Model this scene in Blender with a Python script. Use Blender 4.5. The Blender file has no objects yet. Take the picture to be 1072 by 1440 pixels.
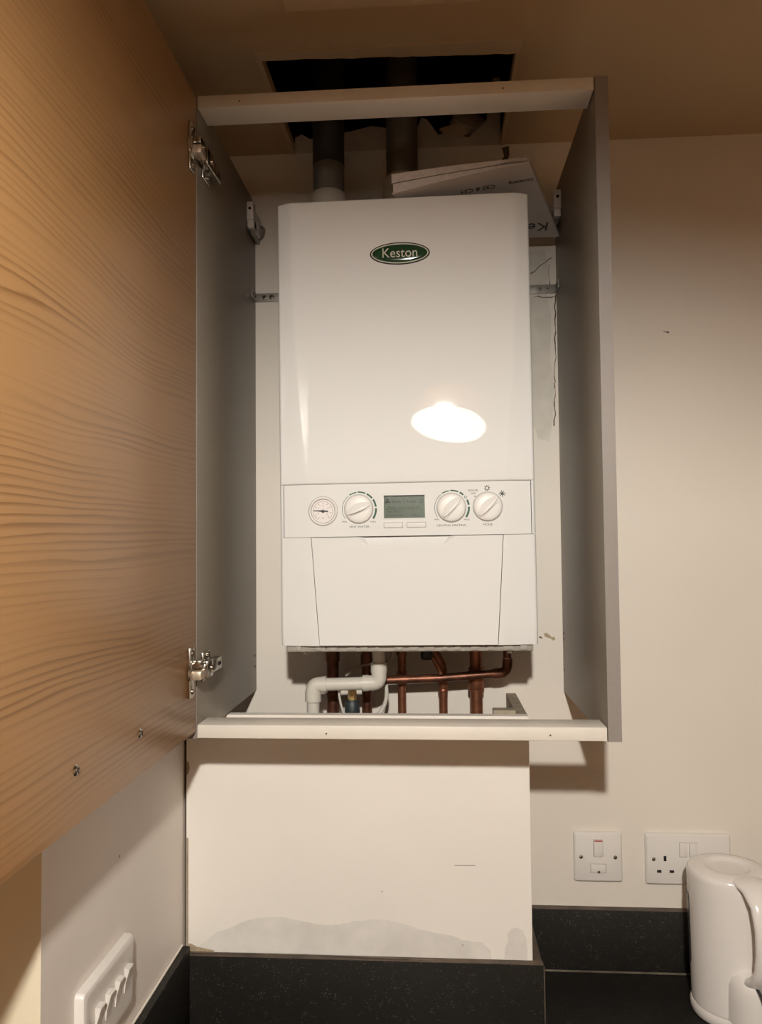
import bpy, bmesh, math, random
from mathutils import Vector, Matrix
random.seed(7)
SC = bpy.context.scene
COL = SC.collection
PI = math.pi

# ------------------------------------------------------------------ camera
CAM = Vector((0.0528, -1.4554, 1.685))
YAW, PITCH, ROLL, FPX = 0.0684, 0.0415, -0.0090, 1106.3
fwd = Vector((-math.sin(YAW)*math.cos(PITCH), math.cos(YAW)*math.cos(PITCH), math.sin(PITCH)))
r0 = fwd.cross(Vector((0, 0, 1))).normalized()
u0 = r0.cross(fwd)
rgt = math.cos(ROLL)*r0 + math.sin(ROLL)*u0
upv = -math.sin(ROLL)*r0 + math.cos(ROLL)*u0
cd = bpy.data.cameras.new('camera')
cam = bpy.data.objects.new('camera', cd)
COL.objects.link(cam)
cam.matrix_world = Matrix(((rgt.x, upv.x, -fwd.x, CAM.x), (rgt.y, upv.y, -fwd.y, CAM.y),
                           (rgt.z, upv.z, -fwd.z, CAM.z), (0, 0, 0, 1)))
cd.sensor_fit = 'VERTICAL'
cd.sensor_height = 24.0
cd.lens = FPX/1440*24.0
cd.clip_start = 0.02
SC.camera = cam
# ------------------------------------------------------------------ world, exposure
w = bpy.data.worlds.new('world')
SC.world = w
w.use_nodes = True
w.node_tree.nodes['Background'].inputs[0].default_value = (1.0, 0.62, 0.32, 1)
w.node_tree.nodes['Background'].inputs[1].default_value = 0.0
SC.view_settings.view_transform = 'Standard'
SC.view_settings.look = 'None'
SC.view_settings.gamma = 1.0
SC.view_settings.use_curve_mapping = False
SC.view_settings.exposure = 0.0
# lamp settings (the lamp itself is built in pendant_lamp)
LAMP_POS = Vector((0.095, -1.865, 2.111))
BULB_X = -0.029
BULB_STRENGTH = 3850.0
BULB_COLOR = (1.0, 0.955, 0.87)
BULB_R = 0.027
BULB_UP = 0.0550
SHADE_THROUGH = (0.80, 0.32, 0.07)

# ------------------------------------------------------------------ materials
def mat(name, col, rough=0.5, metal=0.0, spec=0.5, noise=0.0, nscale=20.0, bump=0.0, bscale=60.0, coat=0.0):
    m = bpy.data.materials.new(name)
    m.use_nodes = True
    nt = m.node_tree
    b = nt.nodes['Principled BSDF']
    b.inputs['Base Color'].default_value = (*col, 1)
    b.inputs['Roughness'].default_value = rough
    b.inputs['Metallic'].default_value = metal
    b.inputs['Specular IOR Level'].default_value = spec
    b.inputs['Coat Weight'].default_value = coat
    b.inputs['Coat Roughness'].default_value = 0.08
    if noise or bump:
        tc = nt.nodes.new('ShaderNodeTexCoord')
    if noise:
        n = nt.nodes.new('ShaderNodeTexNoise')
        n.inputs['Scale'].default_value = nscale
        n.inputs['Detail'].default_value = 4
        nt.links.new(tc.outputs['Object'], n.inputs['Vector'])
        r = nt.nodes.new('ShaderNodeValToRGB')
        r.color_ramp.elements[0].position = 0.3
        r.color_ramp.elements[1].position = 0.7
        r.color_ramp.elements[0].color = (*[c*(1-noise) for c in col], 1)
        r.color_ramp.elements[1].color = (*[min(1, c*(1+noise)) for c in col], 1)
        nt.links.new(n.outputs['Fac'], r.inputs['Fac'])
        nt.links.new(r.outputs['Color'], b.inputs['Base Color'])
    if bump:
        n2 = nt.nodes.new('ShaderNodeTexNoise')
        n2.inputs['Scale'].default_value = bscale
        n2.inputs['Detail'].default_value = 3
        nt.links.new(tc.outputs['Object'], n2.inputs['Vector'])
        bp = nt.nodes.new('ShaderNodeBump')
        bp.inputs['Strength'].default_value = bump
        bp.inputs['Distance'].default_value = 0.002
        nt.links.new(n2.outputs['Fac'], bp.inputs['Height'])
        nt.links.new(bp.outputs['Normal'], b.inputs['Normal'])
    return m

def wood_mat(name, light, dark, rough=0.35):
    m = bpy.data.materials.new(name)
    m.use_nodes = True
    nt = m.node_tree
    L = nt.links.new
    b = nt.nodes['Principled BSDF']
    b.inputs['Roughness'].default_value = rough
    tc = nt.nodes.new('ShaderNodeTexCoord')
    # slow waviness of the grain, then fine lines stretched along y
    mp = nt.nodes.new('ShaderNodeMapping')
    mp.inputs['Scale'].default_value = (1, 2.2, 4.0)
    L(tc.outputs['Object'], mp.inputs['Vector'])
    n1 = nt.nodes.new('ShaderNodeTexNoise')
    n1.inputs['Scale'].default_value = 1.0
    n1.inputs['Detail'].default_value = 1.5
    L(mp.outputs['Vector'], n1.inputs['Vector'])
    sep = nt.nodes.new('ShaderNodeSeparateXYZ')
    L(tc.outputs['Object'], sep.inputs[0])
    ma = nt.nodes.new('ShaderNodeMath')
    ma.operation = 'MULTIPLY_ADD'
    ma.inputs[1].default_value = 0.055
    L(n1.outputs['Fac'], ma.inputs[0])
    L(sep.outputs['Z'], ma.inputs[2])
    cb = nt.nodes.new('ShaderNodeCombineXYZ')
    L(sep.outputs['Y'], cb.inputs[1])
    L(ma.outputs[0], cb.inputs[2])
    # uneven spacing of the growth lines
    mp2 = nt.nodes.new('ShaderNodeMapping')
    mp2.inputs['Scale'].default_value = (1, 1.2, 26)
    L(cb.outputs[0], mp2.inputs['Vector'])
    n2 = nt.nodes.new('ShaderNodeTexNoise')
    n2.inputs['Scale'].default_value = 1.0
    n2.inputs['Detail'].default_value = 3.0
    L(mp2.outputs['Vector'], n2.inputs['Vector'])
    ph = nt.nodes.new('ShaderNodeMath')
    ph.operation = 'MULTIPLY_ADD'
    ph.inputs[1].default_value = 0.034
    L(n2.outputs['Fac'], ph.inputs[0])
    L(ma.outputs[0], ph.inputs[2])
    ml = nt.nodes.new('ShaderNodeMath')
    ml.operation = 'MULTIPLY'
    ml.inputs[1].default_value = 125.0
    L(ph.outputs[0], ml.inputs[0])
    fr = nt.nodes.new('ShaderNodeMath')
    fr.operation = 'FRACT'
    L(ml.outputs[0], fr.inputs[0])
    lr = nt.nodes.new('ShaderNodeValToRGB')          # each line: soft rise, sharp end
    q = lr.color_ramp.elements
    q[0].position, q[0].color = 0.45, (0, 0, 0, 1)
    q[1].position, q[1].color = 0.88, (1, 1, 1, 1)
    z_ = lr.color_ramp.elements.new(1.0)
    z_.color = (0, 0, 0, 1)
    L(fr.outputs[0], lr.inputs['Fac'])
    # where the lines are strong or faint
    mp3 = nt.nodes.new('ShaderNodeMapping')
    mp3.inputs['Scale'].default_value = (1, 1.6, 20)
    mp3.inputs['Location'].default_value = (3.1, 1.7, 5.3)
    L(cb.outputs[0], mp3.inputs['Vector'])
    n3 = nt.nodes.new('ShaderNodeTexNoise')
    n3.inputs['Scale'].default_value = 1.0
    n3.inputs['Detail'].default_value = 2.0
    L(mp3.outputs['Vector'], n3.inputs['Vector'])
    r3 = nt.nodes.new('ShaderNodeMapRange')
    r3.inputs['From Min'].default_value = 0.36
    r3.inputs['From Max'].default_value = 0.68
    r3.inputs['To Min'].default_value = 0.06
    r3.inputs['To Max'].default_value = 0.80
    L(n3.outputs['Fac'], r3.inputs['Value'])
    am = nt.nodes.new('ShaderNodeMath')
    am.operation = 'MULTIPLY'
    L(lr.outputs['Color'], am.inputs[0])
    L(r3.outputs[0], am.inputs[1])
    # fine pores
    mp4 = nt.nodes.new('ShaderNodeMapping')
    mp4.inputs['Scale'].default_value = (1, 6, 420)
    L(cb.outputs[0], mp4.inputs['Vector'])
    n4 = nt.nodes.new('ShaderNodeTexNoise')
    n4.inputs['Scale'].default_value = 1.0
    n4.inputs['Detail'].default_value = 2.0
    L(mp4.outputs['Vector'], n4.inputs['Vector'])
    ad = nt.nodes.new('ShaderNodeMath')
    ad.operation = 'MULTIPLY_ADD'
    ad.inputs[1].default_value = 0.30
    L(n4.outputs['Fac'], ad.inputs[0])
    L(am.outputs[0], ad.inputs[2])
    cr = nt.nodes.new('ShaderNodeValToRGB')
    e = cr.color_ramp.elements
    e[0].position, e[0].color = 0.05, (*light, 1)
    e[1].position, e[1].color = 1.0, (*dark, 1)
    L(ad.outputs[0], cr.inputs['Fac'])
    L(cr.outputs['Color'], b.inputs['Base Color'])
    return m

def emit_mat(name, col, s):
    m = bpy.data.materials.new(name)
    m.use_nodes = True
    nt = m.node_tree
    nt.nodes.clear()
    o = nt.nodes.new('ShaderNodeOutputMaterial')
    e = nt.nodes.new('ShaderNodeEmission')
    e.inputs[0].default_value = (*col, 1)
    e.inputs[1].default_value = s
    nt.links.new(e.outputs[0], o.inputs[0])
    return m

def granite_mat(name):
    m = mat(name, (0.012, 0.011, 0.010), rough=0.42, spec=0.22)
    nt = m.node_tree
    b = nt.nodes['Principled BSDF']
    tc = nt.nodes.new('ShaderNodeTexCoord')
    v = nt.nodes.new('ShaderNodeTexVoronoi')
    v.inputs['Scale'].default_value = 260
    nt.links.new(tc.outputs['Object'], v.inputs['Vector'])
    n = nt.nodes.new('ShaderNodeTexNoise')
    n.inputs['Scale'].default_value = 90
    nt.links.new(tc.outputs['Object'], n.inputs['Vector'])
    ml = nt.nodes.new('ShaderNodeMath')
    ml.operation = 'ADD'
    nt.links.new(v.outputs['Distance'], ml.inputs[0])
    nt.links.new(n.outputs['Fac'], ml.inputs[1])
    r = nt.nodes.new('ShaderNodeValToRGB')
    r.color_ramp.elements[0].position = 0.60
    r.color_ramp.elements[0].color = (0.060, 0.053, 0.042, 1)
    r.color_ramp.elements[1].position = 0.70
    r.color_ramp.elements[1].color = (0.0125, 0.0115, 0.010, 1)
    nt.links.new(ml.outputs[0], r.inputs['Fac'])
    nt.links.new(r.outputs['Color'], b.inputs['Base Color'])
    return m

def shade_mat(name):
    m = bpy.data.materials.new(name)
    m.use_nodes = True
    nt = m.node_tree
    nt.nodes.clear()
    o = nt.nodes.new('ShaderNodeOutputMaterial')
    mx = nt.nodes.new('ShaderNodeMixShader')
    d = nt.nodes.new('ShaderNodeBsdfDiffuse')
    t = nt.nodes.new('ShaderNodeBsdfTranslucent')
    d.inputs[0].default_value = (0.90, 0.88, 0.85, 1)
    t.inputs[0].default_value = (*SHADE_THROUGH, 1)
    mx.inputs[0].default_value = 0.009
    nt.links.new(d.outputs[0], mx.inputs[1])
    nt.links.new(t.outputs[0], mx.inputs[2])
    nt.links.new(mx.outputs[0], o.inputs[0])
    return m

M = {}
M['wall'] = mat('wall_paint', (0.80, 0.735, 0.655), 0.6, noise=0.03, nscale=3, bump=0.12, bscale=45)
M['wall_grey'] = mat('wall_paint_grey_white', (0.84, 0.775, 0.725), 0.5, noise=0.02, nscale=4, bump=0.06, bscale=50)
M['wall_lit_warm'] = mat('wall_paint_lit_warm', (0.82, 0.73, 0.56), 0.6, noise=0.02, nscale=4)  # yellow cast of the light on the room-facing side, put into the paint colour
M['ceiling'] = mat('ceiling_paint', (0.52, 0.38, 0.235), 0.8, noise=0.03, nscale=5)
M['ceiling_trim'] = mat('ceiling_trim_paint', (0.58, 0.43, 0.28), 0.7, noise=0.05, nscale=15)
M['floor'] = wood_mat('floor_wood', (0.34, 0.22, 0.13), (0.2, 0.12, 0.07), 0.5)
M['wall_tan'] = mat('wall_paint_tan', (0.60, 0.45, 0.31), 0.6, noise=0.03, nscale=3)
M['void'] = mat('dark_void', (0.02, 0.017, 0.014), 0.9, noise=0.3, nscale=10)
M['plaster'] = mat('bare_plaster', (0.52, 0.44, 0.35), 0.9, noise=0.15, nscale=30, bump=0.5, bscale=40)
M['patch'] = mat('old_plaster_patch', (0.71, 0.665, 0.59), 0.85, noise=0.06, nscale=40, bump=0.4, bscale=70)
M['mark'] = mat('dark_mark', (0.10, 0.075, 0.05), 0.9)
M['chip'] = mat('chipped_paint', (0.42, 0.33, 0.22), 0.9, noise=0.2, nscale=200)
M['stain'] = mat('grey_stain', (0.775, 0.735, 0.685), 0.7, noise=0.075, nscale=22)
M['oak'] = wood_mat('oak_veneer', (0.430, 0.240, 0.100), (0.225, 0.108, 0.037), 0.34)
M['oak_edge'] = mat('oak_edge', (0.40, 0.25, 0.13), 0.5)
M['carcass'] = mat('grey_laminate', (0.225, 0.195, 0.155), 0.42, noise=0.06, nscale=300)
M['carcass_edge'] = mat('grey_edge_band', (0.25, 0.22, 0.20), 0.45, noise=0.03, nscale=200)
M['rail'] = mat('white_painted_wood', (0.74, 0.685, 0.61), 0.5, noise=0.04, nscale=12, bump=0.15, bscale=30)
M['raw_edge'] = mat('raw_board_edge', (0.36, 0.30, 0.22), 0.8, noise=0.15, nscale=60)
M['box'] = mat('boxing_paint', (0.90, 0.85, 0.785), 0.5, noise=0.02, nscale=6, bump=0.05, bscale=40)
M['boiler'] = mat('gloss_white_enamel', (0.775, 0.770, 0.755), 0.022, spec=0.65)
M['knob'] = mat('knob_white_plastic', (0.79, 0.77, 0.74), 0.38, spec=0.35)
M['boiler_grey'] = mat('pale_grey_plastic', (0.36, 0.33, 0.29), 0.45, noise=0.12, nscale=40)
M['seam'] = mat('seam_dark', (0.26, 0.235, 0.21), 0.8)
M['seam_line'] = mat('seam_line_grey', (0.36, 0.33, 0.30), 0.8)
M['badge_green'] = mat('badge_green', (0.012, 0.045, 0.018), 0.12)
M['badge_black'] = mat('badge_outline', (0.02, 0.022, 0.02), 0.25)
M['silver'] = mat('silver_print', (0.55, 0.53, 0.45), 0.3, metal=0.5)
M['ink'] = mat('grey_ink', (0.07, 0.065, 0.06), 0.7)
M['green_ink'] = mat('green_ink', (0.02, 0.085, 0.05), 0.6)
M['lcd'] = mat('lcd_glass', (0.058, 0.080, 0.048), 0.35, spec=0.3)
M['lcd_ink'] = mat('lcd_segments', (0.006, 0.010, 0.006), 0.6)
M['gauge_face'] = mat('gauge_face', (0.74, 0.69, 0.67), 0.4)
M['black'] = mat('black_plastic', (0.015, 0.015, 0.017), 0.4)
M['white_plastic'] = mat('white_plastic', (0.76, 0.725, 0.695), 0.3)
M['switch_white'] = mat('switch_white_plastic', (0.78, 0.74, 0.70), 0.28)
M['pvc'] = mat('white_pvc', (0.64, 0.61, 0.545), 0.35)
M['copper'] = mat('copper', (0.31, 0.125, 0.068), 0.38, metal=0.75, noise=0.45, nscale=35)
M['copper_shaded'] = mat('shaded_copper', (0.16, 0.064, 0.038), 0.42, metal=0.7, noise=0.5, nscale=45)  # darker copy of the copper, with the boiler's shadow put into its colour
M['solder'] = mat('solder', (0.42, 0.37, 0.32), 0.35, metal=0.9)
M['brass'] = mat('brass', (0.60, 0.42, 0.18), 0.35, metal=0.9)
M['chrome'] = mat('chrome', (0.52, 0.48, 0.42), 0.2, metal=1.0)
M['hinge_link'] = mat('hinge_link_steel', (0.62, 0.52, 0.40), 0.4, metal=0.7)  # beige reflection on the links put into the metal colour
M['steel'] = mat('zinc_steel', (0.34, 0.32, 0.29), 0.55, metal=0.6)
M['hole'] = mat('hole_dark', (0.012, 0.010, 0.009), 0.9)
M['flue'] = mat('grey_flue_pipe', (0.15, 0.14, 0.125), 0.5)
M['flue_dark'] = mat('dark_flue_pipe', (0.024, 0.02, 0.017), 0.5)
M['flue_brown'] = mat('brown_grey_flue_pipe', (0.10, 0.08, 0.06), 0.5)
M['paper'] = mat('paper', (0.66, 0.62, 0.60), 0.6, noise=0.02, nscale=30)
M['paper_edge'] = mat('paper_pages', (0.58, 0.53, 0.50), 0.7, noise=0.1, nscale=150)
M['granite'] = granite_mat('black_speckled_laminate')
M['granite_edge'] = mat('worn_laminate_edge', (0.085, 0.06, 0.042), 0.6, noise=0.5, nscale=25)
M['sealant'] = mat('dirty_sealant', (0.12, 0.10, 0.07), 0.6, noise=0.4, nscale=30)
M['kettle'] = mat('kettle_white_plastic', (0.85, 0.80, 0.76), 0.16, spec=0.5)
M['kettle_dark'] = mat('kettle_gauge_dark', (0.05, 0.045, 0.045), 0.2)
M['kettle_grey'] = mat('kettle_switch_grey', (0.35, 0.34, 0.33), 0.3)
M['red'] = mat('red_mark', (0.45, 0.05, 0.03), 0.4)
M['shade'] = shade_mat('lamp_shade_fabric')
M['bulb'] = emit_mat('bulb_glow', BULB_COLOR, BULB_STRENGTH)
M['rubber'] = mat('blue_black_rubber', (0.025, 0.035, 0.038), 0.5)

# ------------------------------------------------------------------ mesh builder
def T(x=0, y=0, z=0):
    return Matrix.Translation((x, y, z))
def RX(a): return Matrix.Rotation(a, 4, 'X')
def RY(a): return Matrix.Rotation(a, 4, 'Y')
def RZ(a): return Matrix.Rotation(a, 4, 'Z')
FRONT = RX(PI/2)                       # drawing plane XY -> wall plane XZ facing -Y

class MB:
    def __init__(s):
        s.bm = bmesh.new()
        s.mi = 0
    def _f(s, vs):
        try:
            f = s.bm.faces.new(vs)
            f.material_index = s.mi
            return f
        except ValueError:
            return None
    def box(s, lo, hi, bev=0.0, seg=2, mtx=None):
        t = bmesh.new()
        c = [(a+b)/2 for a, b in zip(lo, hi)]
        d = [abs(b-a) for a, b in zip(lo, hi)]
        bmesh.ops.create_cube(t, size=1.0, matrix=T(*c) @ Matrix.Diagonal((*d, 1)))
        if bev:
            bmesh.ops.bevel(t, geom=t.edges[:], offset=min(bev, 0.49*min(d)), segments=seg, profile=0.5, affect='EDGES')
        s.merge(t, mtx)
        return s
    def merge(s, t, mtx=None):
        mp = {}
        for v in t.verts:
            mp[v] = s.bm.verts.new((mtx @ v.co) if mtx else v.co)
        for f in t.faces:
            s._f([mp[v] for v in f.verts])
        t.free()
    def mesh(s, me, mtx):
        t = bmesh.new()
        t.from_mesh(me)
        s.merge(t, mtx)
        return s
    def poly(s, pts, mtx=None):
        s._f([s.bm.verts.new((mtx @ Vector(p)) if mtx else p) for p in pts])
        return s
    def slab(s, pts2, d, mtx):
        """a flat outline (x, y) with thickness d along +z of mtx"""
        n = len(pts2)
        a = [s.bm.verts.new(mtx @ Vector((x, y, 0))) for x, y in pts2]
        b = [s.bm.verts.new(mtx @ Vector((x, y, d))) for x, y in pts2]
        s._f(b)
        s._f(a[::-1])
        for i in range(n):
            s._f([a[i], a[(i+1) % n], b[(i+1) % n], b[i]])
        return s
    def grid(s, rows, close_u=False, cap=False):
        vv = [[s.bm.verts.new(p) for p in r] for r in rows]
        n = len(vv[0])
        for i in range(len(vv)-1):
            for j in range(n if close_u else n-1):
                k = (j+1) % n
                s._f([vv[i][j], vv[i][k], vv[i+1][k], vv[i+1][j]])
        if cap:
            s._f(vv[0][::-1])
            s._f(vv[-1])
        return s
    def lathe(s, prof, seg=32, mtx=None, cap=False):
        rows = []
        for r, z in prof:
            row = []
            for k in range(seg):
                a = 2*PI*k/seg
                p = Vector((max(r, 1e-5)*math.cos(a), max(r, 1e-5)*math.sin(a), z))
                row.append(mtx @ p if mtx else p)
            rows.append(row)
        return s.grid(rows, True, cap)
    def cyl(s, p0, p1, r, seg=20, r1=None):
        p0, p1 = Vector(p0), Vector(p1)
        q = (p1-p0).to_track_quat('Z', 'Y').to_matrix().to_4x4()
        L = (p1-p0).length
        return s.lathe([(r, 0), (r if r1 is None else r1, L)], seg, T(*p0) @ q, True)
    def tube(s, pts, r, seg=14, fil=0.0, ns=7, rz=None):
        pts = [Vector(p) for p in pts]
        if fil:
            q = [pts[0]]
            for i in range(1, len(pts)-1):
                a, b, c = pts[i-1], pts[i], pts[i+1]
                d0, d1 = (a-b), (c-b)
                f = min(fil, 0.49*d0.length, 0.49*d1.length)
                s0, s1 = b+d0.normalized()*f, b+d1.normalized()*f
                for k in range(ns+1):
                    t = k/ns
                    q.append((1-t)**2*s0 + 2*t*(1-t)*b + t*t*s1)
            q.append(pts[-1])
            pts = q
        rows = []
        nrm = None
        for i, p in enumerate(pts):
            d = (pts[min(i+1, len(pts)-1)]-pts[max(i-1, 0)]).normalized()
            if nrm is None:
                h = Vector((0, 0, 1)) if abs(d.z) < 0.9 else Vector((1, 0, 0))
                nrm = d.cross(h).normalized()
            nrm = (nrm-d*nrm.dot(d)).normalized()
            bn = d.cross(nrm)
            ri = r[i] if isinstance(r, list) else r
            r2 = ri if rz is None else (rz[i] if isinstance(rz, list) else rz)
            rows.append([p + nrm*ri*math.cos(2*PI*k/seg) + bn*r2*math.sin(2*PI*k/seg) for k in range(seg)])
        return s.grid(rows, True, True)
    def arc(s, cx, cy, r0, r1, a0, a1, d, mtx, n=10):
        a = [(cx+r1*math.cos(a0+(a1-a0)*k/n), cy+r1*math.sin(a0+(a1-a0)*k/n)) for k in range(n+1)]
        b = [(cx+r0*math.cos(a0+(a1-a0)*k/n), cy+r0*math.sin(a0+(a1-a0)*k/n)) for k in range(n+1)]
        for k in range(n):
            s.slab([b[k], a[k], a[k+1], b[k+1]], d, mtx)
        return s
    def stroke(s, pts2, wd, d, mtx):
        for (x0, y0), (x1, y1) in zip(pts2, pts2[1:]):
            L = math.hypot(x1-x0, y1-y0) or 1e-6
            nx, ny = -(y1-y0)/L*wd/2, (x1-x0)/L*wd/2
            s.slab([(x0-nx, y0-ny), (x1-nx, y1-ny), (x1+nx, y1+ny), (x0+nx, y0+ny)], d, mtx)
        return s
    def text(s, body, size, mtx, d=0.0003, ax='CENTER', sx=1.0):
        cu = bpy.data.curves.new('lettering', 'FONT')
        cu.body = body
        cu.size = size
        cu.align_x = ax
        cu.align_y = 'CENTER'
        cu.extrude = d/2
        cu.resolution_u = 4
        o = bpy.data.objects.new('lettering', cu)
        COL.objects.link(o)
        dg = bpy.context.evaluated_depsgraph_get()
        me = bpy.data.meshes.new_from_object(o.evaluated_get(dg))
        bpy.data.objects.remove(o)
        bpy.data.curves.remove(cu)
        s.mesh(me, mtx @ Matrix.Diagonal((sx, 1, 1, 1)))
        bpy.data.meshes.remove(me)
        return s
    def build(s, name, mats, parent=None, smooth=None, label=None, fixn=True):
        if fixn:
            bmesh.ops.recalc_face_normals(s.bm, faces=s.bm.faces[:])
        if smooth is not None:
            for f in s.bm.faces:
                f.smooth = True
            for e in s.bm.edges:
                if len(e.link_faces) != 2 or e.calc_face_angle(0) > math.radians(smooth):
                    e.smooth = False
        me = bpy.data.meshes.new(name)
        s.bm.to_mesh(me)
        s.bm.free()
        for m in (mats if isinstance(mats, (list, tuple)) else [mats]):
            me.materials.append(M[m] if isinstance(m, str) else m)
        o = bpy.data.objects.new(name, me)
        COL.objects.link(o)
        if parent:
            o.parent = parent
        if label:
            o['label'] = label
        return o

def tag(o, label, cat, group=None, kind=None):
    o['label'] = label
    o['category'] = cat
    if group: o['group'] = group
    if kind: o['kind'] = kind
    return o
def thing(name, label, cat, loc=(0, 0, 0), rot=(0, 0, 0), group=None):
    o = bpy.data.objects.new(name, None)
    COL.objects.link(o)
    o.empty_display_size = 0.05
    o.location = loc
    o.rotation_euler = rot
    return tag(o, label, cat, group)
def struct(o, label=None, cat=None):
    o['kind'] = 'structure'
    if label: o['label'] = label
    if cat: o['category'] = cat
    return o
def copy_tree(o, parent=None):
    c = o.copy()
    COL.objects.link(c)
    if parent: c.parent = parent
    for ch in list(o.children):
        copy_tree(ch, c)
    return c

# ================================================================== SETTING
XL, XR, YF, ZC = -0.355, 1.45, -3.4, 2.431
XFL = -1.7
HX0, HX1, HY0 = -0.205, 0.184, -0.29         # hatch hole in the ceiling
mb = MB()
mb.box((XFL-0.1, YF-0.1, -0.1), (XR+0.1, 0.1, 0.0))
struct(mb.build('floor', 'floor'), 'brown wood floor', 'floor')

# back wall with the ragged strip that runs up into the ceiling hole, plus chips and cracks
mb = MB()
mb.box((XL-0.05, 0.0, 0.0), (XR+0.1, 0.10, ZC))
def decal(mi, pts, y=-0.0005):
    mb.mi = mi
    mb.poly([(x, y, z) for x, z in pts])
    mb.mi = 0
def zig(x0, z0, x1, z1, n, amp, wd):
    """a crack: thin ragged ribbon"""
    P = [(x0+(x1-x0)*k/n+random.uniform(-amp, amp), z0+(z1-z0)*k/n+random.uniform(-amp, amp)) for k in range(n+1)]
    for (a, b), (c, d) in zip(P, P[1:]):
        L = math.hypot(c-a, d-b)
        nx, nz = -(d-b)/L*wd/2*random.uniform(0.5, 1.3), (c-a)/L*wd/2*random.uniform(0.5, 1.3)
        decal(1, [(a-nx, b-nz), (c-nx, d-nz), (c+nx, d+nz), (a+nx, b+nz)])
mb.mi = 2                                    # broken plaster above the ceiling line
rag = [(HX0, ZC), (HX0, 2.462), (-0.192, 2.468), (-0.176, 2.458), (-0.150, 2.463), (-0.095, 2.470), (-0.06, 2.478),
       (-0.035, 2.474), (0.0, 2.466), (0.028, 2.470), (0.036, 2.490), (0.046, 2.487), (0.058, 2.470), (0.068, 2.455), (0.085, 2.459), (0.10, 2.452),
       (0.125, 2.448), (0.140, 2.462), (0.158, 2.478), (0.163, 2.52), (0.172, 2.56), (HX1, 2.56), (HX1, ZC)]
mb.slab([(x, z) for x, z in rag], 0.018, T(0, 0.018, 0) @ FRONT)
mb.mi = 0
mb.mi = 0
decal(1, [(0.186, 2.425), (0.199, 2.428), (0.200, 2.412), (0.196, 2.396), (0.188, 2.392), (0.182, 2.398), (0.190, 2.408)])
# old patch down the right of the boiler, crack and chips
decal(3, [(0.222, 2.225), (0.262, 2.228), (0.268, 2.19), (0.263, 2.15), (0.272, 2.10), (0.268, 2.03), (0.274, 1.97), (0.270, 1.90), (0.264, 1.872), (0.244, 1.876), (0.238, 1.90), (0.222, 1.90)], -0.0003)
zig(0.236, 2.186, 0.276, 2.214, 7, 0.002, 0.0017)
zig(0.280, 2.145, 0.276, 1.98, 14, 0.0018, 0.0020)
zig(0.276, 1.98, 0.274, 1.90, 7, 0.0018, 0.0018)
zig(0.268, 2.20, 0.272, 2.15, 5, 0.0015, 0.0016)
zig(0.240, 2.141, 0.283, 2.139, 7, 0.0015, 0.0016)
decal(4, [(0.2475, 1.5205), (0.252, 1.5225), (0.258, 1.5190), (0.262, 1.5145), (0.267, 1.5150), (0.2685, 1.5105), (0.264, 1.5080), (0.2615, 1.5110), (0.256, 1.5130), (0.250, 1.5155)])
decal(1, [(0.2385, 1.5150), (0.2420, 1.5160), (0.2455, 1.5128), (0.2435, 1.5118), (0.2400, 1.5135)])
decal(1, [(0.471, 2.0705), (0.4785, 2.0690), (0.4840, 2.0695), (0.4825, 2.0655), (0.4800, 2.0672), (0.4750, 2.0685)])
decal(1, [(0.1720, 1.2015), (0.1740, 1.2025), (0.1745, 1.2000), (0.1727, 1.1995)])
struct(mb.build('wall_back', ['wall', 'mark', 'plaster', 'patch', 'chip', 'stain'], fixn=False),
       'warm white back wall behind the boiler', 'wall')

# left block of wall: its right face is the alcove side, its front face looks at the room
mb = MB()
mb.box((XFL-0.1, -0.658, 0.0), (XL, 0.1, ZC))
for f in mb.bm.faces:
    if f.normal.y < -0.5 or f.calc_center_median().y < -0.65:
        f.material_index = 1
mb.mi = 2
mb.poly([(XL+0.0005, y, z) for y, z in ((-0.4605, 1.2895), (-0.4590, 1.2925), (-0.4570, 1.2905), (-0.4590, 1.2880))])
struct(mb.build('wall_left', ['wall_grey', 'wall_lit_warm', 'mark'], fixn=False), 'grey white alcove wall left of the cabinet', 'wall')
for nm, lo, hi in (('wall_right', (XR, YF-0.1, 0), (XR+0.1, 0.1, ZC)), ('wall_front', (XFL-0.1, YF-0.1, 0), (XR+0.1, YF, ZC)),
                   ('wall_far_left', (XFL-0.1, YF-0.1, 0), (XFL, -0.658, ZC))):
    mb = MB()
    mb.box(lo, hi)
    struct(mb.build(nm, 'wall_tan'), 'tan kitchen wall', 'wall')

# ceiling with the hatch hole and the dark void above it
mb = MB()
for lo, hi in (((XFL-0.1, YF-0.1), (XR+0.1, HY0)), ((XFL-0.1, HY0), (HX0, 0.1)), ((HX1, HY0), (XR+0.1, 0.1))):
    mb.box((lo[0], lo[1], ZC), (hi[0], hi[1], ZC+0.018))
mb.mi = 1
for lo, hi in (((HX0-0.4, HY0-0.3, 2.85), (HX1+0.4, 0.5, 2.87)), ((HX0-0.4, 0.48, ZC+0.02), (HX1+0.4, 0.5, 2.86)),
               ((HX0-0.4, HY0-0.3, ZC+0.019), (HX1+0.4, HY0-0.28, 2.86)), ((HX0-0.4, HY0-0.3, ZC+0.019), (HX0-0.38, 0.5, 2.86)),
               ((HX1+0.38, HY0-0.3, ZC+0.019), (HX1+0.4, 0.5, 2.86))):
    mb.box(lo, hi)
mb.mi = 0
struct(mb.build('ceiling', ['ceiling', 'void']), 'cream ceiling with an open hatch hole', 'ceiling')
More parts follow.
